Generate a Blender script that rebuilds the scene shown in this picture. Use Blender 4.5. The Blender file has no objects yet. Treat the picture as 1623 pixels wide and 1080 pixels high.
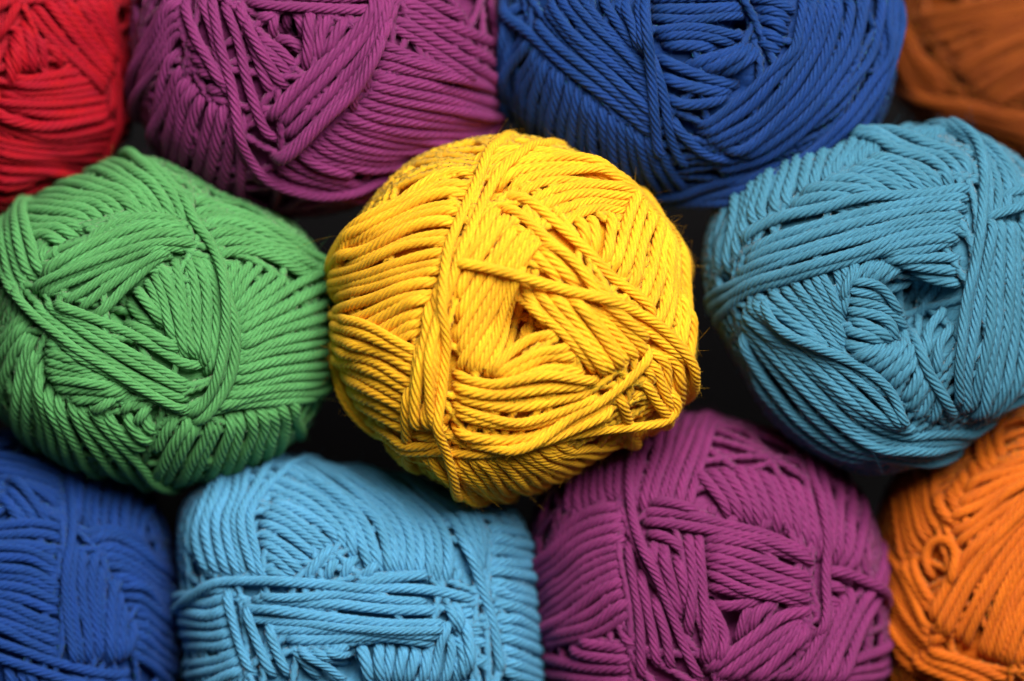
import bpy, math, random
import numpy as np
from mathutils import Vector

# ------------------------------------------------------------------ scene, camera, light
scene = bpy.context.scene
COL = scene.collection
S = 0.00013            # metres per photo pixel at the plane Y = 0
DIST = 0.90            # camera to that plane
SHELF_PY = 1275.0
ZC = (SHELF_PY - 540.0) * S

cam_d = bpy.data.cameras.new("camera")
cam = bpy.data.objects.new("camera", cam_d)
COL.objects.link(cam)
cam.location = (0, -DIST, ZC)
cam.rotation_euler = (math.radians(90), 0, 0)
cam_d.sensor_width = 36.0
cam_d.lens = 36.0 * DIST / (1623.0 * S)
cam_d.clip_start = 0.02
cam_d.clip_end = 20.0
cam_d.dof.use_dof = True
cam_d.dof.focus_distance = DIST - 0.044
cam_d.dof.aperture_fstop = 5.4
scene.camera = cam

world = bpy.data.worlds.new("World")
scene.world = world
world.use_nodes = True
bg = world.node_tree.nodes["Background"]
bg.inputs[0].default_value = (0.85, 0.92, 1.0, 1)
bg.inputs[1].default_value = 0.058

def area_lamp(name, loc, target, size, power, col):
    d = bpy.data.lights.new(name, 'AREA')
    d.shape = 'SQUARE'
    d.size = size
    d.energy = power
    d.color = col
    o = bpy.data.objects.new(name, d)
    COL.objects.link(o)
    o.location = loc
    o.rotation_euler = (Vector(target) - Vector(loc)).to_track_quat('-Z', 'Y').to_euler()
    return o

area_lamp("window_light", (0.22, -0.82, ZC + 0.50), (0.0, 0, ZC - 0.005), 0.60, 22.5, (1.0, 0.97, 0.93))

vs = scene.view_settings
vs.view_transform = 'Standard'
vs.look = 'None'
vs.exposure = 0.0
vs.gamma = 1.0
scene.cycles.max_bounces = 8
scene.cycles.diffuse_bounces = 8
scene.cycles.glossy_bounces = 2
scene.cycles.sample_clamp_indirect = 6.0

RNG = np.random.default_rng(7)

# ------------------------------------------------------------------ materials
FIBRE_TWIST = 0.9
def yarn_material(name, rgb, sheen=0.1):
    m = bpy.data.materials.new(name)
    m.use_nodes = True
    nt = m.node_tree
    N, L = nt.nodes, nt.links
    bs = N["Principled BSDF"]
    bs.inputs["Roughness"].default_value = 0.72
    bs.inputs["Specular IOR Level"].default_value = 0.22
    bs.inputs["Subsurface Weight"].default_value = 0.3
    bs.inputs["Subsurface Radius"].default_value = (1.0, 0.7, 0.5)
    bs.inputs["Subsurface Scale"].default_value = 0.0012
    bs.inputs["Sheen Weight"].default_value = sheen
    bs.inputs["Sheen Roughness"].default_value = 0.45
    bs.inputs["Sheen Tint"].default_value = tuple(min(1, 0.35 + 0.65 * c) for c in rgb) + (1,)
    uv = N.new("ShaderNodeUVMap")
    uv.uv_map = "fibre"
    info = N.new("ShaderNodeObjectInfo")
    sep = N.new("ShaderNodeSeparateXYZ")
    L.new(uv.outputs[0], sep.inputs[0])
    comb = N.new("ShaderNodeCombineXYZ")
    # fibres run nearly along the strand although the plies wind round it
    ma = N.new("ShaderNodeMath"); ma.operation = 'MULTIPLY_ADD'; ma.inputs[1].default_value = FIBRE_TWIST
    L.new(sep.outputs[0], ma.inputs[0]); L.new(sep.outputs[1], ma.inputs[2])
    L.new(sep.outputs[0], comb.inputs[0])
    L.new(ma.outputs[0], comb.inputs[1])
    # rounding of each ply between its two grooves
    fr = N.new("ShaderNodeMath"); fr.operation = 'MULTIPLY'; fr.inputs[1].default_value = math.pi
    L.new(sep.outputs[1], fr.inputs[0])
    sn = N.new("ShaderNodeMath"); sn.operation = 'SINE'; L.new(fr.outputs[0], sn.inputs[0])
    ab = N.new("ShaderNodeMath"); ab.operation = 'ABSOLUTE'; L.new(sn.outputs[0], ab.inputs[0])
    pw = N.new("ShaderNodeMath"); pw.operation = 'POWER'; pw.inputs[1].default_value = 0.6
    L.new(ab.outputs[0], pw.inputs[0])
    hsum = N.new("ShaderNodeMath"); hsum.operation = 'MULTIPLY_ADD'; hsum.inputs[1].default_value = 0.9
    L.new(pw.outputs[0], hsum.inputs[0])
    sc = N.new("ShaderNodeMath"); sc.operation = 'MULTIPLY'; sc.inputs[1].default_value = 37.0
    L.new(info.outputs["Random"], sc.inputs[0])
    L.new(sc.outputs[0], comb.inputs[2])
    # fine fibres lying along the plies
    mp = N.new("ShaderNodeMapping")
    mp.inputs["Scale"].default_value = (0.9, 3.6, 1)
    L.new(comb.outputs[0], mp.inputs[0])
    nz = N.new("ShaderNodeTexNoise")
    nz.inputs["Scale"].default_value = 2.2
    nz.inputs["Detail"].default_value = 3.0
    nz.inputs["Roughness"].default_value = 0.65
    L.new(mp.outputs[0], nz.inputs["Vector"])
    # slow unevenness of the dye along each strand
    mp2 = N.new("ShaderNodeMapping")
    mp2.inputs["Scale"].default_value = (0.22, 0.12, 1)
    L.new(comb.outputs[0], mp2.inputs[0])
    nz2 = N.new("ShaderNodeTexNoise")
    nz2.inputs["Scale"].default_value = 1.0
    L.new(mp2.outputs[0], nz2.inputs["Vector"])
    ramp = N.new("ShaderNodeMapRange")
    ramp.inputs["From Min"].default_value = 0.3
    ramp.inputs["From Max"].default_value = 0.7
    ramp.inputs["To Min"].default_value = 0.66
    ramp.inputs["To Max"].default_value = 1.24
    L.new(nz.outputs["Fac"], ramp.inputs["Value"])
    ramp2 = N.new("ShaderNodeMapRange")
    ramp2.inputs["From Min"].default_value = 0.3
    ramp2.inputs["From Max"].default_value = 0.7
    ramp2.inputs["To Min"].default_value = 0.88
    ramp2.inputs["To Max"].default_value = 1.1
    L.new(nz2.outputs["Fac"], ramp2.inputs["Value"])
    mul = N.new("ShaderNodeMath"); mul.operation = 'MULTIPLY'
    L.new(ramp.outputs[0], mul.inputs[0]); L.new(ramp2.outputs[0], mul.inputs[1])
    hsv = N.new("ShaderNodeHueSaturation")
    hsv.inputs["Color"].default_value = tuple(rgb) + (1,)
    L.new(mul.outputs[0], hsv.inputs["Value"])
    hue = N.new("ShaderNodeMapRange")
    hue.inputs["To Min"].default_value = 0.495
    hue.inputs["To Max"].default_value = 0.505
    L.new(nz2.outputs["Fac"], hue.inputs["Value"])
    L.new(hue.outputs[0], hsv.inputs["Hue"])
    L.new(hsv.outputs[0], bs.inputs["Base Color"])
    bp = N.new("ShaderNodeBump")
    bp.inputs["Strength"].default_value = 0.7
    bp.inputs["Distance"].default_value = 0.00022
    L.new(nz.outputs["Fac"], hsum.inputs[2])
    L.new(hsum.outputs[0], bp.inputs["Height"])
    L.new(bp.outputs[0], bs.inputs["Normal"])
    return m

def plain_material(name, rgb, rough=0.7):
    m = bpy.data.materials.new(name)
    m.use_nodes = True
    N, L = m.node_tree.nodes, m.node_tree.links
    bs = N["Principled BSDF"]
    bs.inputs["Roughness"].default_value = rough
    bs.inputs["Specular IOR Level"].default_value = 0.05
    tc = N.new("ShaderNodeTexCoord")
    nz = N.new("ShaderNodeTexNoise"); nz.inputs["Scale"].default_value = 14.0; nz.inputs["Detail"].default_value = 5
    mp = N.new("ShaderNodeMapping"); mp.inputs["Scale"].default_value = (1, 6, 14)
    L.new(tc.outputs["Object"], mp.inputs[0]); L.new(mp.outputs[0], nz.inputs["Vector"])
    mr = N.new("ShaderNodeMapRange"); mr.inputs["To Min"].default_value = 0.6; mr.inputs["To Max"].default_value = 1.3
    L.new(nz.outputs["Fac"], mr.inputs["Value"])
    hs = N.new("ShaderNodeHueSaturation"); hs.inputs["Color"].default_value = tuple(rgb) + (1,)
    L.new(mr.outputs[0], hs.inputs["Value"]); L.new(hs.outputs[0], bs.inputs["Base Color"])
    return m

# ------------------------------------------------------------------ mesh helper
def make_mesh(name, verts, quads, mat, uvs=None, smooth=True, tris=False):
    k = 3 if tris else 4
    me = bpy.data.meshes.new(name)
    nv, nf = len(verts), len(quads)
    me.vertices.add(nv)
    me.vertices.foreach_set("co", np.ascontiguousarray(verts, dtype=np.float32).ravel())
    me.loops.add(nf * k)
    me.loops.foreach_set("vertex_index", np.ascontiguousarray(quads, dtype=np.int32).ravel())
    me.polygons.add(nf)
    me.polygons.foreach_set("loop_start", np.arange(0, nf * k, k, dtype=np.int32))
    me.polygons.foreach_set("loop_total", np.full(nf, k, dtype=np.int32))
    me.polygons.foreach_set("use_smooth", np.full(nf, smooth, dtype=bool))
    if uvs is not None:
        lay = me.uv_layers.new(name="fibre")
        lay.data.foreach_set("uv", np.ascontiguousarray(uvs, dtype=np.float32).ravel())
    me.materials.append(mat)
    me.update(calc_edges=True)
    me.validate()
    return me

def catmull(pts, step=2.0):
    p = np.asarray(pts, float)
    if len(p) == 2:
        n = max(2, int(np.linalg.norm(p[1] - p[0]) / step))
        t = np.linspace(0, 1, n + 1)[:, None]
        return p[0] * (1 - t) + p[1] * t
    q = np.vstack([2 * p[0] - p[1], p, 2 * p[-1] - p[-2]])
    out = []
    for i in range(1, len(q) - 2):
        a, b, c, d = q[i - 1], q[i], q[i + 1], q[i + 2]
        n = max(2, int(np.linalg.norm(c - b) / step))
        t = np.linspace(0, 1, n, endpoint=False)[:, None]
        out.append(0.5 * ((2 * b) + (-a + c) * t + (2 * a - 5 * b + 4 * c - d) * t ** 2 + (-a + 3 * b - 3 * c + d) * t ** 3))
    out.append(p[-1:])
    return np.vstack(out)

def resample(p, n):
    d = np.r_[0, np.cumsum(np.linalg.norm(np.diff(p, axis=0), axis=1))]
    t = np.linspace(0, d[-1], n)
    return np.stack([np.interp(t, d, p[:, k]) for k in range(p.shape[1])], 1)

def smooth1(a, k):
    if len(a) < 3:
        return a
    for _ in range(k):
        b = a.copy()
        b[1:-1] = 0.25 * a[:-2] + 0.5 * a[1:-1] + 0.25 * a[2:]
        a = b
    return a

# ------------------------------------------------------------------ yarn ball
class Ball:
    """A wound ball of yarn. Strand paths are measured on the photograph, laid on the ball's
    own round surface and draped over the strands wound before them."""
    CELL = 3.0

    def __init__(b, label, rgb, center, outline, Y=0.0, depth=0.86, p=2.3, w=17.5, dents=(), inset=1.75,
                 plies=6, step=6.0, fuzz=1500, sheen=0.10, grow=1.11):
        b.c = np.array(center, float)
        w = w * 0.94
        b.Y, b.w, b.p, b.step, b.plies = Y, w, p, step, plies
        o = np.array(outline, float) - b.c
        th, r = np.arctan2(o[:, 1], o[:, 0]), np.hypot(o[:, 0], o[:, 1])
        k = np.argsort(th); th, r = th[k], r[k]
        g = np.linspace(-math.pi, math.pi, 361)[:-1]
        rr = np.interp(g, np.r_[th - 2 * math.pi, th, th + 2 * math.pi], np.r_[r, r, r])
        for _ in range(14):
            rr = 0.25 * np.roll(rr, 1) + 0.5 * rr + 0.25 * np.roll(rr, -1)
        rr = rr * grow
        b.rg, b.R = rr, float(rr.mean())
        b.inset = inset * w
        b.D = b.R * depth
        ph = np.linspace(0, math.pi, 721)
        rho, z = b.prof(ph)
        ds = np.hypot(np.diff(rho) * b.R, np.diff(np.where(z < 0, 2.0 * z, z)) * b.D)
        b.tph, b.ts = ph, np.r_[0, np.cumsum(ds)]
        ext = float(np.interp(math.radians(150), b.tph, b.ts))
        b.n = int(2 * ext / b.CELL) + 8
        b.half = b.n * b.CELL / 2
        yy, xx = np.mgrid[0:b.n, 0:b.n]
        b.H = np.zeros((b.n, b.n))
        qx, qy = xx * b.CELL - b.half, yy * b.CELL - b.half
        b.dents = dents
        for (dx, dy, rad, dep) in dents:
            q = b.q_of(*b.ang(np.array([[dx, dy]], float)))[0]
            b.H -= dep * np.exp(-(((qx - q[0]) ** 2 + (qy - q[1]) ** 2) / rad ** 2) ** 1.3)
        b.H0 = b.H.copy()
        # placing in the world
        k = S * (DIST + Y) / DIST
        b.k = k
        b.C = np.array([(b.c[0] - 811.5) * k, Y, ZC + (540.0 - b.c[1]) * k])
        a = np.array([0, -DIST, ZC]) - b.C
        b.az = a / np.linalg.norm(a)
        ex = np.array([1.0, 0, 0]); ex -= b.az * ex.dot(b.az); b.ex = ex / np.linalg.norm(ex)
        b.ey = np.cross(b.ex, b.az)          # points down the picture for local +y (down)
        if b.ey[2] > 0:
            b.ey = -b.ey
        base = b.C + np.array([0, 0, -(b.R) * k])
        b.base = base
        b.mat = yarn_material(label.split(' ball')[0].replace(' ', '_') + '_yarn', rgb, sheen)
        b.root = bpy.data.objects.new("yarn_ball", None)
        COL.objects.link(b.root)
        b.root.empty_display_size = 0.01
        b.root.location = base
        b.root["label"] = label
        b.root["category"] = "yarn ball"
        b.root["group"] = "balls of cotton yarn stacked in a pile"
        b.fuzz_n = fuzz
        b.samples = []
        b.count = 0
        b.make_core()
        b.under_layer()

    # --- geometry of the body
    def prof(b, ph):
        e = 2.0 / b.p
        s, c = np.sin(ph), np.cos(ph)
        return np.abs(s) ** e, np.sign(c) * np.abs(c) ** e

    def Rth(b, th):
        g = (th + math.pi) / (2 * math.pi) * 360
        i = np.floor(g).astype(int); f = g - i
        return b.rg[i % 360] * (1 - f) + b.rg[(i + 1) % 360] * f

    def ang(b, pts):
        d = pts - b.c
        th = np.arctan2(d[:, 1], d[:, 0])
        rho = np.hypot(d[:, 0], d[:, 1]) / b.Rth(th)
        rho = np.clip(rho, 0, 0.9985)
        z = (1 - rho ** b.p) ** (1 / b.p)
        rho = rho * (1 - z * b.D * S / DIST)      # nearer points look larger
        ph = np.arcsin(np.clip(rho ** (b.p / 2), 0, 1))
        return th, ph

    def q_of(b, th, ph):
        s = np.interp(ph, b.tph, b.ts)
        return np.stack([s * np.cos(th), s * np.sin(th)], 1)

    def th_ph(b, q):
        return np.arctan2(q[:, 1], q[:, 0]), np.interp(np.hypot(q[:, 0], q[:, 1]), b.ts, b.tph)

    def surf(b, th, ph, h):
        rho, z = b.prof(ph)
        Rr = b.Rth(th) - b.inset
        P = np.stack([rho * Rr * np.cos(th), rho * Rr * np.sin(th), np.where(z < 0, 2.0, 1.0) * z * (b.D - b.inset)], 1)
        n = np.stack([rho ** (b.p - 1) * np.cos(th) / Rr, rho ** (b.p - 1) * np.sin(th) / Rr,
                      np.sign(z) * np.abs(z) ** (b.p - 1) / (b.D * np.where(z < 0, 2.0, 1.0))], 1)
        n /= np.linalg.norm(n, axis=1)[:, None] + 1e-12
        return P + n * h[:, None], n

    def world_co(b, P):
        W = b.C + b.k * (P[:, :1] * b.ex + P[:, 1:2] * b.ey + P[:, 2:3] * b.az)
        return W - b.base

    def link(b, name, me):
        o = bpy.data.objects.new(name, me)
        COL.objects.link(o)
        o.parent = b.root
        return o

    def make_core(b):
        nt, nf = 72, 44
        th = np.linspace(-math.pi, math.pi, nt, endpoint=False)
        ph = np.linspace(0.012, math.pi - 0.012, nf)
        T, F = np.meshgrid(th, ph)
        t, f = T.ravel(), F.ravel()
        h = b.sample(b.q_of(t, f), b.H0) - 0.75 * b.w
        P, _ = b.surf(t, f, h)
        i = np.arange(nf - 1)[:, None] * nt
        j = np.arange(nt)[None, :]
        a, c = i + j, i + (j + 1) % nt
        quads = np.stack([a, c, c + nt, a + nt], -1).reshape(-1, 4)
        uv = np.stack([P[quads.ravel(), 0] / b.w, P[quads.ravel(), 1] / b.w], 1)
        b.link("core", make_mesh("core", b.world_co(P), quads, b.mat, uv))

    # --- height field of what has been wound so far
    def idx(b, q):
        return np.clip(((q + b.half) / b.CELL + 0.5).astype(int), 0, b.n - 1)

    def sample(b, q, H):
        k = b.idx(q)
        return H[k[:, 1], k[:, 0]]

    def drape(b, q, w, tens=0.09, lift=0.33, side=0.2):
        t = np.gradient(q, axis=0)
        t /= np.linalg.norm(t, axis=1)[:, None] + 1e-9
        n = np.stack([-t[:, 1], t[:, 0]], 1)
        s = b.sample(q, b.H)
        for o in (-side, side):
            s = np.maximum(s, b.sample(q + n * o * w, b.H))
        s = s + lift * w
        if tens is None:
            return smooth1(s, 8)
        c = smooth1(s, 3)
        for _ in range(50):
            m = c.copy()
            m[1:-1] = 0.5 * (c[:-2] + c[2:]) - tens
            c = np.maximum(s - 0.12 * w, m)
        return smooth1(c, 4)

    def cap(b, q, c, w, r):
        """the outer windings are pulled tight: no strand stands proud of the ball's outline"""
        _, ph = b.th_ph(q)
        x = np.clip((ph - math.radians(30)) / math.radians(46), 0, 1)
        lim = b.inset - (0.42 - r) * w + (1 - x * x * (3 - 2 * x)) * 3.6 * w
        k = 0.25 * w
        return -k * np.log(np.exp(-np.clip(c / k, -40, 40)) + np.exp(-np.clip(lim / k, -40, 40)))

    def stamp(b, q, c, w):
        r = 0.46 * w
        m = int(r / b.CELL) + 1
        k = b.idx(q)
        for dy in range(-m, m + 1):
            for dx in range(-m, m + 1):
                d2 = (dx * dx + dy * dy) * b.CELL ** 2
                if d2 > r * r:
                    continue
                hgt = c + 0.85 * math.sqrt(r * r - d2)
                yi = np.clip(k[:, 1] + dy, 0, b.n - 1); xi = np.clip(k[:, 0] + dx, 0, b.n - 1)
                np.maximum.at(b.H, (yi, xi), hgt)

    def to_arc(b, q, step):
        th, ph = b.th_ph(q)
        P, _ = b.surf(th, ph, np.zeros(len(th)))
        d = np.r_[0, np.cumsum(np.linalg.norm(np.diff(P, axis=0), axis=1))]
        n = max(5, int(d[-1] / step) + 1)
        t = np.linspace(0, d[-1], n)
        return np.stack([np.interp(t, d, q[:, 0]), np.interp(t, d, q[:, 1])], 1), d[-1]

    def extend(b, U, back, deg):
        """carry a path on round the ball along a great circle (unit directions U)"""
        if back:
            U = U[::-1]
        m = min(6, len(U) - 1)
        a = U[-1]; t = U[-1] - U[-1 - m]
        t -= a * a.dot(t)
        # lean the path over the edge instead of letting it skim along it
        rad = np.array([a[0], a[1], 0.0]); down = np.array([0, 0, -1.0])
        t /= np.linalg.norm(t) + 1e-9
        t = t + 0.35 * down
        t -= a * a.dot(t); t /= np.linalg.norm(t) + 1e-9
        g = np.radians(np.arange(1.0, deg, 1.0))[:, None]
        E = a * np.cos(g) + t * np.sin(g)
        U = np.vstack([U, E])
        return U[::-1] if back else U

    def path_q(b, px, wrap=40.0, edge=0.85):
        p = catmull(px)
        d = p - b.c
        th0 = np.arctan2(d[:, 1], d[:, 0])
        rho0 = np.hypot(d[:, 0], d[:, 1]) / b.Rth(th0)
        th, ph = b.ang(p)
        U = np.stack([np.sin(ph) * np.cos(th), np.sin(ph) * np.sin(th), np.cos(ph)], 1)
        m = min(8, len(p) - 1)
        e0 = rho0[0] > edge and rho0[0] > rho0[m] + 0.004
        e1 = rho0[-1] > edge and rho0[-1] > rho0[-1 - m] + 0.004
        if e1 and wrap:
            U = b.extend(U, False, wrap)
        if e0 and wrap:
            U = b.extend(U, True, wrap)
        U /= np.linalg.norm(U, axis=1)[:, None]
        th = np.arctan2(U[:, 1], U[:, 0]); ph = np.arccos(np.clip(U[:, 2], -1, 1))
        return b.q_of(th, ph), e0, e1

    # --- one strand as a twisted tube of plies
    def tube(b, q, c, w, lobe, seg_ang=None, phase=0.0, taper=True):
        th, ph = b.th_ph(q)
        P, n = b.surf(th, ph, c)
        for k in range(3):
            P[:, k] = smooth1(P[:, k], 2)
        T = np.gradient(P, axis=0)
        T /= np.linalg.norm(T, axis=1)[:, None] + 1e-9
        n = n - T * np.sum(n * T, 1)[:, None]
        n /= np.linalg.norm(n, axis=1)[:, None] + 1e-9
        B = np.cross(T, n)
        L = np.r_[0, np.cumsum(np.linalg.norm(np.diff(P, axis=0), axis=1))]
        m = len(lobe)
        pitch = 4.6 * w * (1 + 0.06 * math.sin(phase * 3))
        wob = 0.35 * np.sin(L / (7.3 * w) + phase) + 0.2 * np.sin(L / (3.1 * w) + 2 * phase)
        A = (np.arange(m) / m * 2 * math.pi)[None, :] + (b.tw * 2 * math.pi * L / pitch + phase + wob)[:, None]
        r = 0.5 * w * lobe[None, :] * (1 + 0.035 * np.sin(L / (2.3 * w) + phase * 5)[:, None])
        if taper:
            e = np.minimum(L, L[-1] - L) / (0.5 * w)
            r = r * np.clip(0.3 + 0.7 * e, 0.3, 1)[:, None]
        V = P[:, None, :] + r[..., None] * (0.93 * np.cos(A)[..., None] * n[:, None, :] + np.sin(A)[..., None] * B[:, None, :])
        ns = len(P)
        i = np.arange(ns - 1)[:, None] * m
        j = np.arange(m)[None, :]
        a, d = i + j, i + (j + 1) % m
        quads = np.stack([a, a + m, d + m, d], -1).reshape(-1, 4)
        u = L / w
        v = np.arange(m + 1) / m * b.plies
        U0 = np.broadcast_to(u[:-1, None], (ns - 1, m)); U1 = np.broadcast_to(u[1:, None], (ns - 1, m))
        V0 = np.broadcast_to(v[None, :-1], (ns - 1, m)); V1 = np.broadcast_to(v[None, 1:], (ns - 1, m))
        kf = 0.0
        uv = np.stack([np.stack([U0, V0 + kf * U0], -1), np.stack([U1, V0 + kf * U1], -1),
                       np.stack([U1, V1 + kf * U1], -1), np.stack([U0, V1 + kf * U0], -1)], 2)
        return V.reshape(-1, 3), quads, uv.reshape(-1, 2), P, n, T

    tw = 1.0
    LOBE4 = np.tile([0.78, 0.96, 1.0, 0.96], 6)
    LOBE_LOW = np.tile([0.84, 1.02], 3)

    def under_layer(b):
        """inner windings, seen only in the gaps and round the far side"""
        Vs, Qs, UVs, off = [], [], [], 0
        rng = np.random.default_rng(int(b.c[0]) + 11)
        for i in range(44):
            g = i * 2.39996
            tilt = math.radians(rng.uniform(4, 90))
            ax = np.array([math.cos(g) * math.sin(tilt), math.sin(g) * math.sin(tilt), math.cos(tilt)])
            u = np.cross(ax, [0.3, 0.2, 0.93]); u /= np.linalg.norm(u)
            v = np.cross(ax, u)
            a = np.radians(np.arange(0, 362, 2.0))[:, None]
            o = rng.uniform(-0.45, 0.45)
            U = ax * o + math.sqrt(1 - o * o) * (u * np.cos(a) + v * np.sin(a))
            ph = np.arccos(np.clip(U[:, 2], -1, 1))
            ok = ph < math.radians(128)
            if ok.all():
                runs = [np.arange(len(U))]
            else:
                s = int(np.argmin(ok)); order = (np.arange(len(U)) + s) % len(U)
                keep = ok[order]
                edges = np.flatnonzero(np.diff(np.r_[0, keep.astype(int), 0]))
                runs = [order[edges[j]:edges[j + 1]] for j in range(0, len(edges), 2)]
            for rn in runs:
                if len(rn) < 12:
                    continue
                W = U[rn]
                q = b.q_of(np.arctan2(W[:, 1], W[:, 0]), np.arccos(np.clip(W[:, 2], -1, 1)))
                q, _ = b.to_arc(q, 13.0)
                c = np.minimum(b.drape(q, b.w, tens=None, lift=0.05), b.inset - 0.8 * b.w)
                b.stamp(q, c - 0.3 * b.w, b.w)
                V, Q, uv, *_ = b.tube(q, c, b.w, b.LOBE_LOW, phase=rng.uniform(0, 6))
                Vs.append(V); Qs.append(Q + off); UVs.append(uv); off += len(V)
        me = make_mesh("inner_strands", b.world_co(np.vstack(Vs)), np.vstack(Qs), b.mat, np.vstack(UVs))
        o = b.link("inner_strands", me)
        o["kind"] = "stuff"

    def add(b, q, c, w):
        V, Q, uv, P, n, T = b.tube(q, c, w, b.LOBE4, phase=RNG.uniform(0, 6.28))
        b.link("strand", make_mesh("strand", b.world_co(V), Q, b.mat, uv))
        b.count += 1
        b.samples.append((P, n, T))

    def band(b, n, *rails, jit=1.0, dip=1.0, wrap=40.0, lift=0.33, wob=1.0, tens=0.09):
        """n strands side by side, running from the first rail across to the last"""
        M = 24
        rs = np.stack([resample(catmull(r), M) for r in rails])
        if len(rails) > 1:
            d = np.r_[0, np.cumsum(np.linalg.norm(np.diff(rs, axis=0), axis=2).mean(1))]
            P3, _ = b.surf(*b.ang(rs.reshape(-1, 2)), np.zeros(rs.shape[0] * M))
            room = np.linalg.norm(np.diff(P3.reshape(len(rails), M, 3), axis=0), axis=2).mean(1).sum()
            n = max(2, min(n, int(room / (0.92 * b.w)) + 1))
            ts = np.linspace(0, d[-1], n)
            gap = d[-1] / max(1, n - 1)
            if n > 2:
                ts[1:-1] += RNG.uniform(-0.16, 0.16, n - 2) * gap * jit
            paths = []
            for t in ts:
                i = min(len(d) - 2, int(np.searchsorted(d, t, 'right')) - 1); i = max(i, 0)
                f = (t - d[i]) / (d[i + 1] - d[i] + 1e-9)
                paths.append(rs[i] * (1 - f) + rs[i + 1] * f)
        else:
            paths = [rs[0]]
        wid = np.full(len(paths), b.w)
        if len(paths) > 2:
            mid = np.stack([p[M // 4: 3 * M // 4].mean(0) for p in paths])
            P3, _ = b.surf(*b.ang(mid), np.zeros(len(mid)))
            g = np.linalg.norm(np.diff(P3, axis=0), axis=1)
            g = np.r_[g[0], 0.5 * (g[1:] + g[:-1]), g[-1]]
            wid = np.clip(1.06 * g, 0.88 * b.w, 1.14 * b.w)
        order = RNG.permutation(len(paths))
        for j in order:
            p = paths[j]
            if len(paths) > 1:
                k = np.linspace(0, 1, M)
                A = RNG.normal(0, 1, 4)
                off = wob * (1.7 * A[0] * np.sin(3.1 * k + A[1] * 3) + 0.9 * A[2] * np.sin(7.3 * k + A[3] * 3))
                t = np.gradient(p, axis=0); t /= np.linalg.norm(t, axis=1)[:, None] + 1e-9
                p = p + np.stack([-t[:, 1], t[:, 0]], 1) * off[:, None]
            w = wid[j] * RNG.uniform(0.95, 1.05)
            q, e0, e1 = b.path_q(p, wrap)
            q, L = b.to_arc(q, b.step)
            s = np.linspace(0, L, len(q))
            c = b.drape(q, w, lift=lift, tens=tens, side=0.2 if len(paths) == 1 else 0.1)
            if len(paths) > 1:
                c = c + w * (RNG.uniform(-0.10, 0.10) + 0.07 * np.sin(s / 70 + RNG.uniform(0, 6)))
            if dip:
                for e, dd in ((e0, s), (e1, L - s)):
                    x = np.clip(1 - dd / (1.2 * w), 0, 1)
                    c = c - (0.5 if e else dip) * 1.15 * w * x * x * (3 - 2 * x)
            c = b.cap(q, c, w, RNG.uniform(-0.12, 0.15) if len(paths) > 1 else 0.32)
            b.stamp(q, c, w)
            b.add(q, c, w)

    def one(b, *pts, **kw):
        b.band(1, list(pts), **kw)

    def finish(b):
        """loose fibres standing off the strands"""
        P = np.vstack([s[0] for s in b.samples]); n = np.vstack([s[1] for s in b.samples]); T = np.vstack([s[2] for s in b.samples])
        N = b.fuzz_n
        i = RNG.integers(0, len(P), N)
        p, n, T = P[i], n[i], T[i]
        B = np.cross(T, n)
        a = RNG.uniform(-1.3, 1.3, N)[:, None]
        out = n * np.cos(a) + B * np.sin(a)
        p = p + out * b.w * 0.44
        ln = RNG.gamma(1.8, 4.2, N)[:, None].clip(3, 34)
        d0 = out * RNG.uniform(0.02, 0.45, N)[:, None] + T * RNG.normal(0, 1, N)[:, None] + B * RNG.normal(0, 0.5, N)[:, None]
        d0 /= np.linalg.norm(d0, axis=1)[:, None]
        bend = RNG.normal(0, 0.75, (N, 3)) - out * 0.35
        pts = []
        for k in range(5):
            t = k / 4
            pts.append(p + ln * (d0 * t + bend * t * t))
        pts = np.stack(pts, 1)
        side = np.cross(d0, RNG.normal(0, 1, (N, 3))); side /= np.linalg.norm(side, axis=1)[:, None]
        wd = (0.10 * np.array([1, 1, 0.9, 0.7, 0.35]))[None, :, None] * side[:, None, :]
        V = np.stack([pts - wd, pts + wd], 2).reshape(N * 10, 3)
        base = (np.arange(N) * 10)[:, None]
        k = np.arange(4)[None, :] * 2
        a0 = base + k
        quads = np.stack([a0, a0 + 1, a0 + 3, a0 + 2], -1).reshape(-1, 4)
        uv = np.zeros((len(quads) * 4, 2)); uv[:, 0] = np.repeat(np.arange(len(quads)) * 0.37, 4)
        o = b.link("fuzz", make_mesh("fuzz", b.world_co(V), quads, b.mat, uv))
        o["kind"] = "stuff"
        print("BALL", b.root["label"], b.count)

# ------------------------------------------------------------------ setting
def box(name, lo, hi, mat, bevel=0.002):
    import bmesh
    bm = bmesh.new()
    bmesh.ops.create_cube(bm, size=1.0)
    for v in bm.verts:
        v.co = Vector([(lo[k] + hi[k]) / 2 + v.co[k] * (hi[k] - lo[k]) for k in range(3)])
    bmesh.ops.bevel(bm, geom=list(bm.edges), offset=bevel, segments=2, affect='EDGES')
    me = bpy.data.meshes.new(name)
    bm.to_mesh(me); bm.free()
    me.materials.append(mat)
    o = bpy.data.objects.new(name, me)
    COL.objects.link(o)
    o["kind"] = "structure"
    return o

shade_dark_wood = plain_material("shade_dark_wood", (0.004, 0.0035, 0.004), 0.6)  # near-black colour stands in for the shade seen between the balls
box("shelf", (-0.30, -0.10, -0.02), (0.30, 0.218, 0.0), shade_dark_wood)
box("back_wall", (-0.30, 0.22, -0.02), (0.30, 0.24, 0.36), shade_dark_wood)

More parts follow.
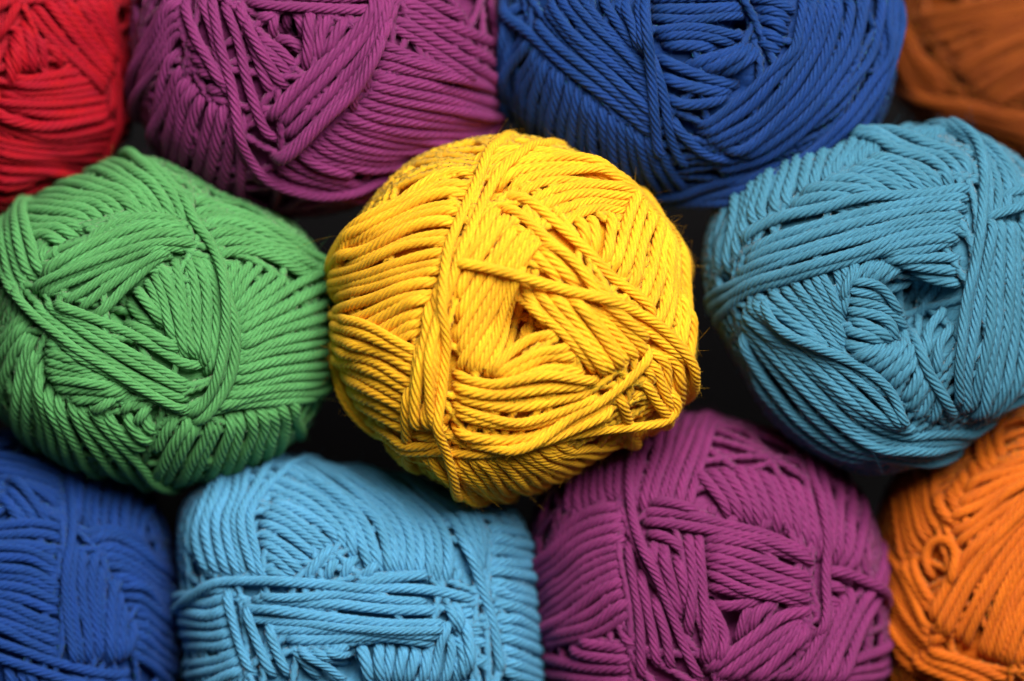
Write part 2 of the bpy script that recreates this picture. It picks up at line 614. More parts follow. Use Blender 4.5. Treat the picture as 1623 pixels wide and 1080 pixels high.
# ------------------------------------------------------------------ the balls
# YELLOW
b = Ball("bright yellow ball of cotton yarn in the middle of the pile", (0.92, 0.450, 0.012), (818, 503),
    [(820,206),(880,217),(935,241),(985,278),(1030,330),(1065,380),(1090,430),(1105,490),(1112,550),(1108,605),(1080,648),(1040,682),(985,715),(935,742),(895,765),(850,785),(790,795),(740,788),(690,770),(640,735),(590,690),(555,640),(537,580),(527,520),(527,470),(537,400),(562,340),(602,290),(660,241),(740,215)],
    Y=-0.0210, depth=0.991, p=2.25, w=18.0, dents=[(822,515,44,135)], grow=1.05, fuzz=9500)
b.band(11, [(750,250),(690,256),(625,295),(578,340)], [(725,320),(650,330),(590,360),(548,385)], [(697,418),(640,430),(580,448),(524,464)])
b.band(6, [(684,440),(620,452),(560,475),(533,485)], [(668,490),(620,510),(575,535),(540,560)], [(657,522),(635,532),(600,552)])
b.band(9, [(528,506),(565,515),(605,535),(660,572)], [(533,580),(580,600),(620,625),(665,655)], [(552,655),(600,682),(650,703),(692,712)])
b.band(20, [(585,705),(610,735),(640,748)], [(690,735),(715,765),(735,788)], [(770,735),(795,765),(815,788)], [(835,728),(870,752),(900,764)], [(880,716),(910,733),(945,733)])
b.band(12, [(735,240),(790,221),(850,221),(912,241),(968,274)], [(790,278),(850,256),(920,260),(988,291),(1014,312)], [(895,344),(930,323),(970,313),(1032,332),(1056,352)])
b.band(3, [(930,250),(1000,298),(1058,370),(1096,450),(1110,540)], [(950,256),(1020,304),(1078,376),(1110,456),(1120,550)], wrap=0, dip=0.4)
b.band(13, [(923,325),(932,355),(945,390)], [(975,318),(975,360),(968,415)], [(1010,322),(1005,375),(990,430)], [(1040,355),(1040,410),(1025,470)], [(1065,388),(1070,440),(1045,508)], [(1085,430),(1098,490),(1085,575)], [(1102,480),(1108,540),(1100,615)])
b.band(5, [(1035,585),(1052,600),(1054,624)], [(1058,560),(1078,586),(1080,612)], [(1080,545),(1100,580),(1104,610)])
b.one((993,632),(1002,655),(1010,680)); b.one((1012,645),(1030,638),(1045,630)); b.one((1035,605),(1045,625),(1055,650))
b.band(4, [(905,462),(950,505),(985,550),(1018,590)], [(950,475),(995,512),(1025,545),(1050,575)])
b.band(4, [(838,378),(866,408),(905,447)], [(872,365),(912,412),(965,468)], jit=1.4)
b.band(4, [(830,450),(868,498),(915,545),(964,604)], [(868,455),(908,498),(948,550),(990,606)], [(905,462),(940,505),(975,550),(1005,598)])
b.band(3, [(808,455),(838,478),(876,516)], [(806,488),(840,505),(884,526)], tens=None)
b.one((838,560),(836,535),(850,515), tens=None)
b.band(4, [(788,305),(755,365),(722,410),(706,455)], [(806,318),(768,378),(738,425),(708,480)], [(824,334),(790,385),(752,440),(710,515)], jit=1.5)
b.band(6, [(845,345),(800,405),(745,485),(708,550)], [(862,362),(820,420),(765,510),(718,600)], [(835,405),(803,470),(775,540),(738,606)], [(822,440),(803,500),(792,550),(764,612)], jit=0.6)
b.one((812,342),(826,352),(838,362))
b.band(3, [(640,610),(637,650),(636,694)], [(668,470),(664,560),(657,640),(655,698)])
b.band(3, [(668,640),(671,670),(674,698)], [(682,438),(684,520),(679,600),(688,700)])
b.band(5, [(768,606),(800,576),(845,547),(897,530)], [(775,612),(820,592),(870,568),(922,560)], [(785,618),(840,606),(895,592),(945,604)])
b.band(8, [(702,622),(770,634),(830,630),(890,624),(955,622)], [(702,648),(765,668),(830,680),(890,668),(965,636)], [(702,694),(760,710),(830,712),(890,692),(988,652)], jit=1.6)
b.one((702,598),(740,612),(780,618),(830,607),(875,600),(933,609),(968,613))
b.band(2, [(720,722),(800,722),(860,702),(915,670),(960,647),(997,622),(1030,588),(1052,552)], [(790,728),(850,716),(905,698),(950,674),(992,654)])
b.one((550,672),(590,697),(640,715),(690,722))
b.one((560,692),(610,715),(660,728),(705,735),(755,737),(810,730),(870,718),(920,706),(980,694),(1020,683),(1056,664),(1075,645),(1078,622))
b.band(2, [(862,372),(900,398),(930,432),(958,470),(1005,512),(1050,548)], [(790,308),(815,318),(848,345),(882,380),(922,417),(962,457),(1003,492),(1052,530),(1082,562)], jit=0)
b.one((790,290),(825,298),(855,314),(893,345),(937,386),(982,431),(1022,463),(1047,492),(1056,520))
b.one((822,236),(787,266),(760,308),(742,355),(727,392),(712,440),(690,500),(679,560),(679,620),(682,660),(695,705))
b.one((768,240),(736,302),(717,345),(703,385),(699,427),(698,490),(700,540),(694,595),(694,665),(700,712),(719,778))
b.one((708,413),(762,419),(830,437),(862,445),(918,461),(978,479),(1024,497),(1060,522),(1085,560),(1101,605))
b.finish()

# GREEN
b = Ball("grass green ball of cotton yarn under the red ball, left of the yellow one", (0.088, 0.300, 0.090), (255, 507),
    [(240,245),(290,265),(350,298),(420,325),(480,362),(512,410),(527,470),(528,560),(510,640),(480,690),(420,732),(350,757),(270,770),(200,760),(100,732),(40,695),(-5,640),(-20,560),(-22,480),(-12,400),(10,355),(60,315),(125,280),(180,255)],
    Y=-0.0070, depth=0.991, p=2.4, w=17.5, grow=1.075, dents=[(200,492,28,90)], fuzz=6000)
b.band(7, [(300,292),(350,305),(420,330),(475,362)], [(325,340),(370,335),(430,355),(503,402)], [(350,394),(395,386),(445,398),(514,436)])
b.band(18, [(355,440),(362,420),(370,398)], [(372,470),(390,430),(412,400)], [(378,500),(410,455),(455,415)], [(380,525),(430,490),(505,445)], [(382,560),(440,532),(522,505)], [(378,590),(440,570),(522,555)], [(368,635),(430,620),(508,610)], [(330,674),(380,656),(482,645)])
b.band(12, [(290,668),(262,705),(240,745)], [(330,675),(310,715),(280,765)], [(385,665),(385,705),(365,750)], [(430,655),(440,690),(430,727)], [(475,642),(485,662),(492,685)])
b.band(12, [(40,530),(20,580),(10,650)], [(50,615),(60,665),(80,720)], [(80,630),(95,685),(120,737)], [(112,642),(135,690),(185,750)], [(135,645),(165,695),(225,755)], [(165,660),(190,702),(240,735)], [(220,670),(235,695),(250,712)])
b.band(7, [(48,543),(75,553),(98,565)], [(46,565),(90,575),(140,590)], [(50,600),(110,605),(180,618)], [(62,627),(120,630),(205,632)], [(90,646),(150,642),(208,640)])
b.one((135,668),(160,650),(182,638)); b.one((180,678),(200,655),(222,648)); b.one((210,690),(225,665),(245,655))
b.band(3, [(-8,535),(8,512),(22,490)], [(-5,585),(15,550),(32,520)])
b.band(14, [(28,368),(60,362),(92,378)], [(55,325),(98,328),(132,342)], [(115,287),(165,297),(205,322)], [(185,258),(222,285),(252,328)], [(222,250),(258,277),(292,334)], [(255,252),(287,290),(314,345)])
b.band(2, [(47,418),(52,395),(58,376)], [(66,405),(70,390),(76,376)])
b.band(4, [(-8,360),(0,420),(12,470)], [(15,352),(18,400),(30,442)], [(32,342),(38,395),(50,434)])
b.band(14, [(188,466),(215,498),(248,520)], [(225,435),(248,475),(264,522)], [(250,402),(268,460),(290,535),(305,578)], [(292,388),(305,440),(310,500),(320,580)], [(325,386),(345,440),(352,500),(335,605)], [(343,385),(366,455),(373,520),(348,635)])
b.one((185,513),(225,526),(288,562))
b.band(13, [(65,425),(105,390),(150,353),(195,333),(240,327),(297,338)], [(40,450),(90,415),(145,385),(200,360),(260,345),(320,355)], [(28,457),(78,429),(145,402),(190,390),(250,378),(332,374)], [(50,472),(95,447),(145,422),(185,408),(230,393),(272,385)], [(90,482),(120,464),(150,443),(190,420),(225,405),(267,390)], [(130,505),(160,479),(188,451),(222,424),(250,402),(277,388)])
b.one((358,455),(378,505),(382,560),(372,612),(345,655),(310,690))
b.one((285,285),(312,340),(337,372),(354,425),(361,470),(363,520),(356,580),(335,640),(300,680))
b.band(5, [(-6,438),(12,470),(33,498),(60,522),(110,565),(165,600),(235,640),(305,670)], [(34,474),(65,505),(95,526),(165,573),(225,612),(307,650)], [(64,478),(100,500),(155,535),(215,572),(307,624)], jit=1.5)
b.one((68,477),(140,505),(195,528),(250,558),(295,583),(329,587))
b.finish()

# UPPER PURPLE
b = Ball("magenta purple ball of cotton yarn at the top, between the red and the blue ball", (0.195, 0.022, 0.118), (502, 62),
    [(765,-40),(785,50),(787,130),(770,192),(722,235),(655,270),(595,308),(535,330),(455,336),(380,320),(318,288),(268,243),(238,190),(222,130),(218,60),(228,-30),(270,-120),(350,-190),(450,-222),(550,-222),(650,-185),(725,-125)],
    Y=0.0020, depth=1.015, p=2.4, w=18.0, dents=[(455,50,34,95)], fuzz=5000)
b.band(5, [(268,-30),(245,0),(226,40)], [(278,18),(248,40),(223,88)], [(283,50),(250,65),(226,118)])
b.band(9, [(266,80),(243,115),(230,168)], [(290,133),(272,170),(258,228)], [(325,158),(312,205),(298,268)], [(352,172),(348,215),(332,292)], [(372,190),(372,240),(370,310)])
b.band(4, [(268,65),(295,75),(322,97)], [(280,112),(305,108),(332,127)], [(308,157),(325,146),(350,153)])
b.band(16, [(600,65),(640,75),(700,105),(760,120)], [(600,105),(650,113),(720,122),(783,140)], [(592,132),(660,142),(735,157),(783,172)], [(572,163),(630,180),(700,190),(768,197)], [(535,190),(595,213),(670,222),(742,225)], [(500,222),(550,250),(620,262),(692,250)], [(470,245),(525,275),(590,288),(640,280)])
b.band(4, [(455,245),(505,275),(575,298)], [(400,290),(450,312),(525,326)])
b.band(6, [(650,-25),(700,0),(766,30)], [(642,10),(700,42),(775,85)], [(630,38),(690,75),(770,132)])
b.band(3, [(268,-12),(295,50),(320,92),(347,152)], [(300,-20),(318,50),(335,110),(352,168)])
b.band(2, [(420,62),(424,35),(430,5)], [(440,62),(444,35),(450,5)])
b.band(3, [(455,10),(475,35),(484,64)], [(478,5),(490,35),(490,70)])
b.one((392,22),(415,24),(436,16))
b.band(3, [(393,57),(435,80),(468,118)], [(422,62),(455,68),(480,94)])
b.band(6, [(495,3),(488,60),(482,122)], [(515,6),(502,50),(490,112)], [(562,13),(537,55),(507,98)])
b.band(4, [(362,-8),(389,64),(411,120),(429,166)], [(380,28),(405,75),(438,130),(452,150)], [(398,62),(425,92),(458,132)])
b.one((338,-10),(366,64),(381,133),(400,189),(415,224),(438,244))
b.one((376,-4),(430,4),(500,8),(595,10),(655,-10)); b.one((385,-18),(460,-14),(560,-10),(650,-28))
b.band(2, [(567,192),(562,160),(578,120)], [(590,162),(584,138),(594,98)])
b.band(7, [(418,207),(450,165),(490,125),(545,75),(590,25),(605,-20)], [(440,227),(475,187),(520,147),(565,97),(605,42),(622,-18)], [(448,257),(490,222),(535,172),(580,112),(610,55),(645,-15)], [(418,272),(460,242),(500,202),(545,167),(577,127),(600,80)])
b.one((318,-20),(337,69),(354,139),(367,195),(379,243),(394,272),(420,297),(486,319),(550,319),(600,306))
b.finish()

# UPPER BLUE
b = Ball("royal blue ball of cotton yarn at the top, above the yellow and the teal ball", (0.004, 0.037, 0.175), (1102, 52),
    [(785,40),(790,110),(815,180),(865,242),(945,290),(1030,313),(1110,320),(1185,314),(1265,293),(1335,257),(1388,212),(1412,155),(1421,80),(1418,0),(1385,-90),(1310,-165),(1210,-210),(1100,-222),(990,-210),(890,-165),(820,-80)],
    Y=0.0000, depth=0.968, grow=1.065, p=2.5, w=17.5, dents=[(1198,40,24,80),(1172,142,14,40)], fuzz=5000)
b.band(20, [(805,0),(788,30),(784,70)], [(826,52),(797,100),(790,125)], [(848,82),(818,150),(815,185)], [(872,105),(852,190),(850,225)], [(900,130),(886,225),(890,258)], [(935,162),(930,260),(938,285)], [(965,185),(975,270),(985,302)], [(1000,213),(1020,285),(1035,312)], [(1030,235),(1060,290),(1080,316)])
b.band(16, [(812,45),(865,95),(930,145),(1000,205),(1034,240)], [(830,13),(880,70),(945,125),(1010,180),(1037,212)], [(850,-15),(905,55),(960,100),(1015,150),(1034,182)], [(880,-15),(930,40),(985,90),(1018,130)], [(920,-15),(960,40),(990,75),(1008,100)], [(960,-15),(985,30),(1003,60),(1012,90)])
b.band(3, [(982,-12),(995,45),(1006,90)], [(1002,-12),(1010,45),(1014,95)])
b.band(7, [(1022,-8),(1090,-12),(1175,-14)], [(1024,30),(1100,28),(1194,22)], [(1026,50),(1100,42),(1190,64)], [(1042,70),(1090,75),(1140,80)])
b.band(5, [(1200,-8),(1240,-2),(1278,15)], [(1206,15),(1240,18),(1268,42)], [(1210,40),(1240,50),(1264,72)], [(1212,62),(1232,76),(1252,88)])
b.band(4, [(1080,118),(1130,96),(1194,74)], [(1110,120),(1160,100),(1208,80)], [(1143,128),(1185,102),(1216,82)])
b.band(5, [(1032,98),(1080,117),(1125,132),(1184,148)], [(1038,130),(1085,145),(1120,150),(1168,157)], [(1048,167),(1085,177),(1125,174),(1162,160)])
b.band(6, [(1428,20),(1412,110),(1362,190),(1292,252),(1200,290)], [(1422,110),(1392,192),(1332,247),(1252,290),(1150,315)])
b.band(10, [(1290,-12),(1283,30),(1270,80),(1225,125),(1190,160),(1130,205),(1098,218)], [(1315,-12),(1300,60),(1270,115),(1235,165),(1195,205),(1108,247)], [(1350,-12),(1335,70),(1300,145),(1250,200),(1200,240),(1150,262)], [(1395,-12),(1375,70),(1335,135),(1290,190),(1230,238),(1170,268)])
b.one((1420,-12),(1406,77),(1377,125),(1318,190),(1247,252),(1184,280),(1130,292), wrap=0)
b.one((1056,196),(1080,228),(1110,255),(1140,268),(1190,270))
b.one((1025,92),(1040,135),(1052,185),(1062,240),(1078,272),(1094,290), wrap=0)
b.one((1013,-15),(1023,60),(1027,118),(1032,178),(1037,232),(1045,270))
b.finish()

# TEAL
b = Ball("teal ball of cotton yarn on the right, above the bright orange one", (0.052, 0.200, 0.295), (1390, 475),
    [(1112,430),(1122,350),(1160,293),(1222,247),(1300,220),(1400,207),(1490,205),(1560,219),(1612,246),(1648,290),(1668,380),(1670,480),(1660,570),(1635,625),(1590,662),(1530,695),(1455,742),(1385,757),(1320,740),(1258,705),(1208,655),(1172,590),(1140,535),(1118,485)],
    Y=-0.0080, depth=0.968, grow=1.07, p=2.4, w=17.5, dents=[(1468,484,56,165)], fuzz=6000)
b.band(18, [(1118,440),(1118,400),(1128,350)], [(1136,432),(1140,385),(1155,310)], [(1188,352),(1178,330),(1190,272)], [(1230,326),(1224,305),(1240,242)], [(1275,287),(1282,270),(1300,215)], [(1320,262),(1332,240),(1360,202)], [(1380,224),(1398,208),(1430,190)], [(1440,218),(1472,200),(1510,188)])
b.band(13, [(1222,330),(1290,312),(1355,314)], [(1245,302),(1310,290),(1388,302)], [(1305,272),(1380,265),(1444,294)], [(1365,245),(1430,245),(1494,287)], [(1415,222),(1480,235),(1524,282)], [(1465,210),(1520,225),(1550,268)])
b.band(12, [(1172,462),(1225,500),(1275,540),(1315,565)], [(1212,448),(1255,490),(1300,535),(1334,580)], [(1255,430),(1285,475),(1320,525),(1336,560)], [(1290,415),(1310,455),(1330,504)], [(1320,405),(1338,440),(1327,518)], [(1352,400),(1347,430),(1332,480)])
b.band(4, [(1338,455),(1360,426),(1392,402)], [(1392,450),(1412,428),(1442,410)], tens=None)
b.band(3, [(1405,460),(1430,448),(1460,440)], [(1420,478),(1445,468),(1470,455)], tens=None)
b.band(4, [(1462,535),(1474,485),(1490,440)], [(1490,520),(1508,470),(1520,436)], tens=None)
b.band(9, [(1345,446),(1385,449),(1412,472),(1434,504)], [(1340,470),(1390,480),(1430,505),(1456,534)], [(1336,492),(1380,498),(1415,515),(1428,554)], [(1330,520),(1370,530),(1395,545),(1404,560)], [(1328,553),(1360,558),(1398,562)])
b.band(9, [(1342,584),(1380,566),(1408,554)], [(1372,604),(1410,576),(1448,552)], [(1398,627),(1430,592),(1463,565)], [(1428,655),(1450,622),(1468,588)], [(1442,690),(1470,652),(1490,612)], [(1475,698),(1495,660),(1505,630)])
b.band(4, [(1385,392),(1455,390),(1532,370)], [(1398,402),(1470,400),(1540,396)], [(1423,408),(1490,422),(1544,430)], [(1448,415),(1500,437),(1545,448)])
b.band(10, [(1155,382),(1190,353),(1240,334),(1320,317),(1395,302),(1490,290),(1555,277)], [(1162,402),(1210,375),(1270,355),(1340,335),(1420,318),(1490,308),(1552,303)], [(1146,428),(1210,402),(1275,380),(1345,358),(1420,340),(1490,328),(1550,330)], [(1128,478),(1180,447),(1240,427),(1300,408),(1370,387),(1440,362),(1538,352)], [(1122,500),(1165,462),(1240,437),(1310,417),(1380,396),(1440,378),(1535,368)])
b.band(4, [(1645,585),(1600,622),(1545,652)], [(1650,640),(1600,665),(1560,690)])
b.band(2, [(1480,585),(1490,535),(1530,490)], [(1495,615),(1503,555),(1534,520)])
b.band(6, [(1485,188),(1540,208),(1567,250),(1575,345)], [(1545,198),(1585,240),(1605,290),(1600,340)], [(1595,222),(1625,265),(1640,330)])
b.band(9, [(1575,335),(1560,420),(1545,510),(1535,600),(1538,672)], [(1592,330),(1590,420),(1588,500),(1570,590),(1550,672)], [(1612,330),(1612,430),(1610,530),(1590,610),(1555,682)], [(1645,330),(1645,430),(1640,540),(1615,625),(1570,680)], wrap=0)
b.band(2, [(1570,333),(1600,326),(1655,314)], [(1602,300),(1625,294),(1655,284)])
b.band(10, [(1165,540),(1178,600),(1205,650),(1260,705),(1320,742),(1390,752)], [(1150,503),(1195,570),(1240,625),(1290,680),(1350,725),(1425,737)], [(1155,488),(1200,535),(1255,590),(1310,640),(1370,690),(1440,715),(1495,708)], [(1165,472),(1215,515),(1270,555),(1330,610),(1380,655),(1432,692)], [(1190,470),(1235,528),(1290,555),(1323,572),(1378,602),(1417,635),(1442,690)])
b.one((1460,536),(1478,597),(1500,635),(1524,680), wrap=0, dip=0.6)
b.one((1505,186),(1545,210),(1564,240),(1569,290),(1565,350),(1555,420),(1543,475),(1534,540),(1528,600),(1530,660), wrap=0, dip=0.6)
b.finish()

# LOWER BLUE
b = Ball("royal blue ball of cotton yarn in the bottom left corner, under the green ball", (0.006, 0.046, 0.225), (66, 967),
    [(0,690),(60,698),(125,725),(185,758),(238,792),(264,850),(275,930),(280,1010),(272,1090),(235,1170),(160,1225),(60,1245),(-40,1225),(-110,1160),(-145,1060),(-150,950),(-130,840),(-80,745)],
    Y=0.0120, depth=1.121, p=2.5, w=16.5, fuzz=1200)
b.band(8, [(128,818),(125,770),(130,725)], [(160,828),(158,790),(165,748)], [(205,842),(198,800),(205,765)], [(236,862),(235,830),(245,800)])
b.band(6, [(-30,700),(40,712),(108,738)], [(-30,735),(40,745),(108,766)], [(15,755),(60,766),(104,794)])
b.band(4, [(5,743),(45,774),(83,815)], [(-12,765),(15,793),(40,822)])
b.band(13, [(-40,830),(0,822),(50,818),(108,825)], [(-40,850),(0,853),(50,855),(103,866)], [(-40,880),(0,875),(50,880),(101,916)], [(-40,920),(0,925),(50,932),(101,951)], [(-40,960),(0,965),(50,985),(103,1002)], [(-40,990),(0,1000),(50,1025),(105,1047)])
b.band(14, [(130,837),(170,825),(210,838),(258,868)], [(157,860),(200,863),(240,883),(268,910)], [(182,890),(215,905),(266,942)], [(207,925),(240,935),(272,965)], [(232,975),(255,985),(276,1002)], [(217,1038),(245,1053),(272,1078)])
b.band(10, [(126,845),(120,920),(128,990),(138,1068)], [(150,853),(150,920),(158,1000),(165,1064)], [(170,878),(165,950),(172,1010),(175,1064)], [(200,908),(190,960),(185,1020),(190,1068)], [(230,978),(222,1010),(210,1064)])
b.band(4, [(5,1053),(15,1090),(20,1115)], [(60,1060),(75,1090),(90,1125)])
b.band(3, [(110,1085),(150,1100),(200,1130)], [(180,1085),(210,1095),(260,1110)])
b.band(2, [(-30,1018),(40,1040),(90,1056),(165,1074),(225,1078)], [(-30,1040),(30,1060),(90,1080),(150,1100)])
b.one((112,712),(115,775),(118,830),(107,905),(111,975),(124,1064))
b.finish()

# LIGHT BLUE
b = Ball("light sky blue ball of cotton yarn at the bottom, beside the lower blue ball", (0.080, 0.295, 0.480), (572, 985),
    [(283,830),(296,785),(350,752),(430,732),(520,735),(610,748),(700,768),(770,785),(822,805),(842,870),(852,950),(858,1040),(852,1120),(815,1190),(730,1230),(600,1250),(450,1240),(350,1205),(308,1130),(295,1030),(287,920)],
    Y=0.0010, depth=0.944, grow=1.07, p=2.7, w=17.5, dents=[(558,1062,30,70)], fuzz=4500)
b.band(14, [(782,825),(805,825),(830,830)], [(785,880),(815,880),(842,885)], [(786,915),(815,920),(848,930)], [(798,960),(825,965),(853,975)], [(808,1020),(835,1025),(858,1035)], [(813,1070),(835,1075),(858,1085)])
b.band(12, [(285,938),(315,935),(348,924)], [(292,970),(320,972),(353,954)], [(296,1010),(325,1012),(353,1000)], [(300,1060),(335,1050),(368,1039)], [(312,1095),(345,1077),(378,1065)])
b.band(10, [(398,893),(425,902),(455,918)], [(393,850),(430,868),(468,908)], [(390,815),(445,838),(500,873)], [(408,776),(465,798),(533,849)], [(430,745),(500,775),(550,825),(557,874)])
b.band(12, [(470,742),(520,775),(560,820),(597,900)], [(510,740),(560,775),(610,820),(627,905)], [(560,748),(620,790),(650,840),(651,910)], [(610,755),(660,795),(690,840),(691,920)], [(650,765),(700,810),(722,860),(719,925)])
b.band(4, [(700,775),(740,800),(762,850),(770,900)], [(735,780),(765,805),(777,850),(784,915)], [(765,790),(780,830),(787,885)])
b.one((474,916),(500,880),(526,846)); b.one((511,916),(520,890),(533,868)); b.one((538,916),(550,885),(566,866)); b.one((570,914),(585,898),(604,880))
b.band(7, [(308,795),(292,840),(314,910)], [(350,762),(335,805),(342,853),(357,914)], [(380,752),(362,800),(365,840),(382,914)], [(437,738),(393,780),(380,820),(404,916)])
b.band(2, [(400,925),(403,950),(407,978)], [(425,935),(428,960),(430,985)])
b.band(4, [(445,1025),(470,1050),(500,1085)], [(490,1045),(520,1040),(562,1018)])
b.band(3, [(462,1032),(510,1062),(545,1095)], [(500,1030),(535,1045),(560,1040)])
b.band(9, [(572,1020),(582,1055),(592,1100)], [(605,1020),(606,1055),(607,1100)], [(640,1020),(633,1055),(625,1100)], [(692,1025),(685,1055),(672,1100)])
b.band(4, [(735,974),(755,970),(780,968)], [(757,1003),(775,1008),(795,1013)], [(755,1030),(775,1032),(796,1034)], [(757,1062),(780,1055),(802,1050)])
b.band(3, [(738,1030),(742,1060),(745,1100)], [(748,975),(752,1020),(752,1075)])
b.one((737,922),(742,905),(748,888)); b.one((690,985),(702,970),(712,948))
b.band(3, [(722,950),(727,975),(735,1000)], [(735,945),(738,975),(742,1005)])
b.band(2, [(722,985),(710,1025),(694,1100)], [(728,1005),(728,1045),(716,1100)])
b.band(8, [(400,944),(460,945),(540,941),(620,948),(690,950)], [(355,951),(410,947),(470,958),(545,970),(630,982),(718,983)], [(357,977),(420,980),(480,985),(545,993),(640,1000),(715,999)], [(435,1017),(500,1018),(550,1013),(612,1010),(700,1021)], jit=1.4)
b.one((555,920),(600,912),(690,904))
b.one((411,984),(425,1030),(447,1085)); b.one((376,950),(390,1010),(420,1085)); b.one((341,920),(353,985),(365,1030),(388,1085))
b.one((285,948),(310,932),(340,918),(400,916),(487,920),(560,926),(640,927),(707,933),(776,949))
b.one((680,768),(730,812),(750,858),(775,915),(800,990),(816,1085))
b.finish()

# LOWER PURPLE
b = Ball("magenta purple ball of cotton yarn at the bottom, under the yellow and the teal ball", (0.195, 0.021, 0.115), (1126, 952),
    [(852,830),(880,765),(940,710),(1015,680),(1105,668),(1200,683),(1290,722),(1352,785),(1388,860),(1398,950),(1394,1060),(1360,1150),(1290,1210),(1190,1240),(1080,1238),(975,1205),(900,1140),(868,1060),(856,980),(850,900)],
    Y=0.0060, depth=1.015, p=2.4, w=17.5, dents=[(1160,985,24,80)], fuzz=5000)
b.band(16, [(882,808),(885,785),(888,762)], [(955,785),(948,745),(952,702)], [(972,785),(980,740),(988,690)], [(1010,800),(1025,735),(1042,678)], [(1055,795),(1070,735),(1092,672)], [(1085,805),(1100,750),(1122,675)])
b.band(15, [(1100,725),(1135,765),(1163,806)], [(1130,715),(1165,760),(1193,814)], [(1170,712),(1205,775),(1218,824)], [(1220,722),(1245,780),(1258,835)], [(1270,735),(1285,790),(1304,868)], [(1310,762),(1325,810),(1322,884)], [(1350,795),(1350,850),(1350,890)], [(1384,845),(1375,880),(1365,904)])
b.one((1122,806),(1128,795),(1132,780)); b.one((1152,820),(1164,812),(1174,802)); b.one((1213,828),(1222,820),(1232,806))
b.band(15, [(855,865),(880,825),(920,798),(985,788)], [(858,880),(895,845),(940,825),(988,815)], [(862,905),(910,870),(950,855),(982,845)], [(864,940),(910,905),(950,885),(982,875)], [(864,980),(910,945),(945,925),(984,910)], [(868,1010),(920,995),(960,965),(992,945)], [(872,1022),(930,1007),(965,987),(995,965)])
b.band(5, [(895,1020),(940,1030),(996,1040)], [(870,1040),(930,1060),(1000,1066)], [(872,1080),(930,1088),(1000,1094)])
b.one((965,1005),(980,1020),(1000,1038))
b.band(3, [(1170,1028),(1180,985),(1204,952)], [(1195,1010),(1215,970),(1245,952)])
b.band(3, [(1122,928),(1170,938),(1224,950)], [(1128,957),(1160,962),(1218,950)])
b.band(7, [(1114,843),(1180,850),(1250,868),(1312,895)], [(1114,865),(1180,885),(1240,910),(1312,935)], [(1116,885),(1180,915),(1240,940),(1309,960)], [(1120,900),(1190,937),(1240,948),(1294,965)])
b.band(4, [(1286,1090),(1340,1065),(1392,1045)], [(1240,1100),(1300,1105),(1370,1110)])
b.band(6, [(1240,1095),(1275,1060),(1305,1010),(1325,965)], [(1290,1095),(1320,1040),(1355,980),(1378,926)], [(1330,1095),(1360,1040),(1390,985)])
b.band(5, [(1112,1078),(1180,1030),(1240,985),(1270,975),(1310,970)], [(1140,1095),(1210,1045),(1260,1010),(1288,985)], [(1190,1095),(1240,1055),(1280,1010),(1294,988)])
b.band(3, [(1332,897),(1368,913),(1398,932)], [(1330,922),(1345,932),(1360,940)], [(1330,945),(1342,954),(1353,964)])
b.one((1022,784),(1070,789),(1114,803))
b.band(4, [(1028,848),(1030,870),(1032,900)], [(1045,856),(1060,925),(1073,996)], [(1068,868),(1080,920),(1085,980)])
b.one((1012,834),(1055,845),(1084,874))
b.band(2, [(1026,940),(1048,1010),(1056,1078)], [(1004,895),(1022,990),(1036,1075)], jit=0)
b.band(2, [(1125,950),(1153,1010),(1136,1060)], [(1112,960),(1135,1010),(1125,1065)])
b.one((1085,832),(1096,910),(1087,1018)); b.one((1105,832),(1113,935),(1121,1010),(1112,1066))
b.band(2, [(1002,802),(1050,801),(1090,807),(1160,821),(1230,838),(1309,876)], [(1005,813),(1050,818),(1100,825),(1160,836),(1230,852),(1309,893)])
b.one((983,842),(990,900),(1003,990),(1009,1095))
b.one((1298,732),(1315,815),(1323,870),(1322,940),(1314,978),(1298,1014))
b.one((998,688),(993,785),(1003,840),(1035,910),(1058,970),(1080,1030),(1110,1095))
b.finish()

# LOWER ORANGE
b = Ball("bright orange ball of cotton yarn in the bottom right corner, under the teal ball", (0.60, 0.122, 0.003), (1625, 912),
    [(1402,800),(1425,752),(1470,722),(1530,690),(1585,655),(1650,640),(1740,665),(1810,740),(1845,850),(1850,960),(1820,1080),(1750,1180),(1640,1225),(1530,1205),(1450,1150),(1408,1080),(1398,980),(1398,880)],
    Y=0.0160, depth=1.086, p=2.4, w=17.5, fuzz=1000)
b.band(7, [(1415,900),(1410,850),(1404,795)], [(1455,850),(1440,800),(1436,745)], [(1495,832),(1475,800),(1470,725)])
b.band(8, [(1475,765),(1490,805),(1513,828)], [(1505,735),(1510,770),(1528,790)], [(1540,695),(1545,720),(1562,745)], [(1580,660),(1580,690),(1590,712)])
b.band(10, [(1425,875),(1450,930),(1475,970)], [(1404,890),(1435,950),(1468,1005)], [(1400,960),(1430,1010),(1495,1065)], [(1402,1020),(1420,1060),(1455,1095)])
b.band(8, [(1527,757),(1570,735),(1620,715),(1665,700)], [(1507,792),(1560,765),(1610,745),(1665,730)], [(1487,837),(1540,810),(1590,775),(1665,740)], [(1497,862),(1550,825),(1600,790),(1665,750)])
b.band(3, [(1455,1030),(1480,1018),(1510,1012)], [(1470,995),(1495,985),(1525,985)])
b.band(4, [(1490,985),(1530,930),(1580,860)], [(1530,1000),(1570,930),(1600,880)])
b.band(13, [(1466,993),(1512,893),(1582,823),(1655,757)], [(1506,1034),(1553,945),(1598,868),(1655,806)], [(1551,1060),(1574,986),(1600,917),(1655,836)], [(1596,1073),(1620,1000),(1665,930)], [(1640,1086),(1662,1030),(1695,960)])
b.band(3, [(1452,1034),(1530,1062),(1600,1098)], [(1430,1050),(1500,1085),(1560,1110)])
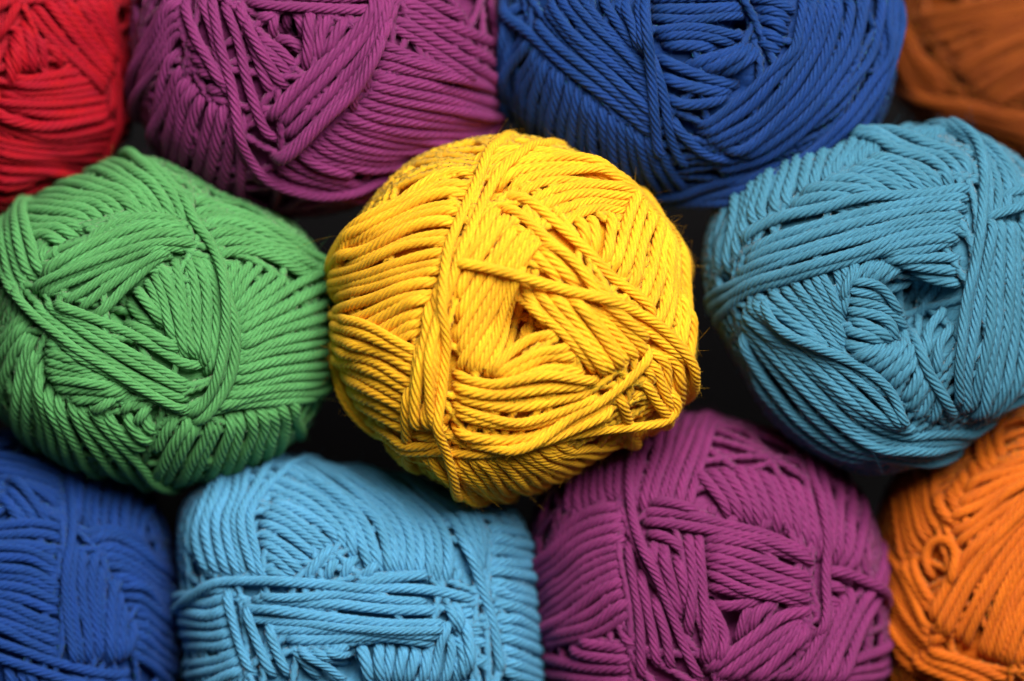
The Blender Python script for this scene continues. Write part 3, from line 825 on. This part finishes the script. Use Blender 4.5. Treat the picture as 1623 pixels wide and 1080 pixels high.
b.one((1460,918),(1452,888),(1456,864),(1473,850),(1492,853),(1505,870),(1507,900),(1498,928), tens=0.5, dip=0.5)
b.finish()

# RED
b = Ball("bright red ball of cotton yarn in the top left corner", (0.36, 0.0, 0.010), (8, 96),
    [(204,-40),(212,60),(212,140),(203,200),(170,245),(110,287),(50,330),(0,356),(-70,345),(-140,280),(-185,190),(-195,80),(-180,-30),(-120,-120),(-30,-160),(70,-150),(150,-110)],
    Y=0.0140, depth=1.180, p=2.4, w=16.5, fuzz=1000, sheen=0.04)
b.band(4, [(15,75),(20,110),(15,148)], [(28,35),(33,80),(40,120)], [(38,25),(55,70),(60,120)])
b.band(4, [(58,48),(72,75),(80,120)], [(78,58),(102,85),(115,112)])
b.band(3, [(-8,64),(15,25),(38,-14)], [(-28,34),(0,0),(12,-20)])
b.band(18, [(18,124),(60,128),(115,120),(155,106)], [(18,150),(70,152),(130,148),(188,136)], [(-20,165),(60,175),(120,172),(190,165)], [(-20,180),(30,200),(90,215),(190,192)], [(-20,190),(50,225),(120,232),(200,212)], [(-20,225),(40,243),(100,248),(180,240)], [(-20,265),(40,273),(115,278)], [(-20,315),(30,312),(75,302)])
b.band(2, [(188,98),(194,150),(188,198)], [(202,80),(206,130),(202,180)])
b.band(11, [(46,3),(85,50),(130,100),(184,155)], [(75,-12),(110,35),(150,85),(190,135)], [(110,-15),(140,25),(170,65),(197,115)], [(150,-20),(170,15),(190,50),(206,90)], [(180,-20),(195,15),(208,55)])
b.finish()

# UPPER ORANGE
b = Ball("shade-darkened orange ball of cotton yarn set back in the top right corner", (0.24, 0.046, 0.001), (1630, 30),  # orange yarn; the shade it sits in is put into the base colour
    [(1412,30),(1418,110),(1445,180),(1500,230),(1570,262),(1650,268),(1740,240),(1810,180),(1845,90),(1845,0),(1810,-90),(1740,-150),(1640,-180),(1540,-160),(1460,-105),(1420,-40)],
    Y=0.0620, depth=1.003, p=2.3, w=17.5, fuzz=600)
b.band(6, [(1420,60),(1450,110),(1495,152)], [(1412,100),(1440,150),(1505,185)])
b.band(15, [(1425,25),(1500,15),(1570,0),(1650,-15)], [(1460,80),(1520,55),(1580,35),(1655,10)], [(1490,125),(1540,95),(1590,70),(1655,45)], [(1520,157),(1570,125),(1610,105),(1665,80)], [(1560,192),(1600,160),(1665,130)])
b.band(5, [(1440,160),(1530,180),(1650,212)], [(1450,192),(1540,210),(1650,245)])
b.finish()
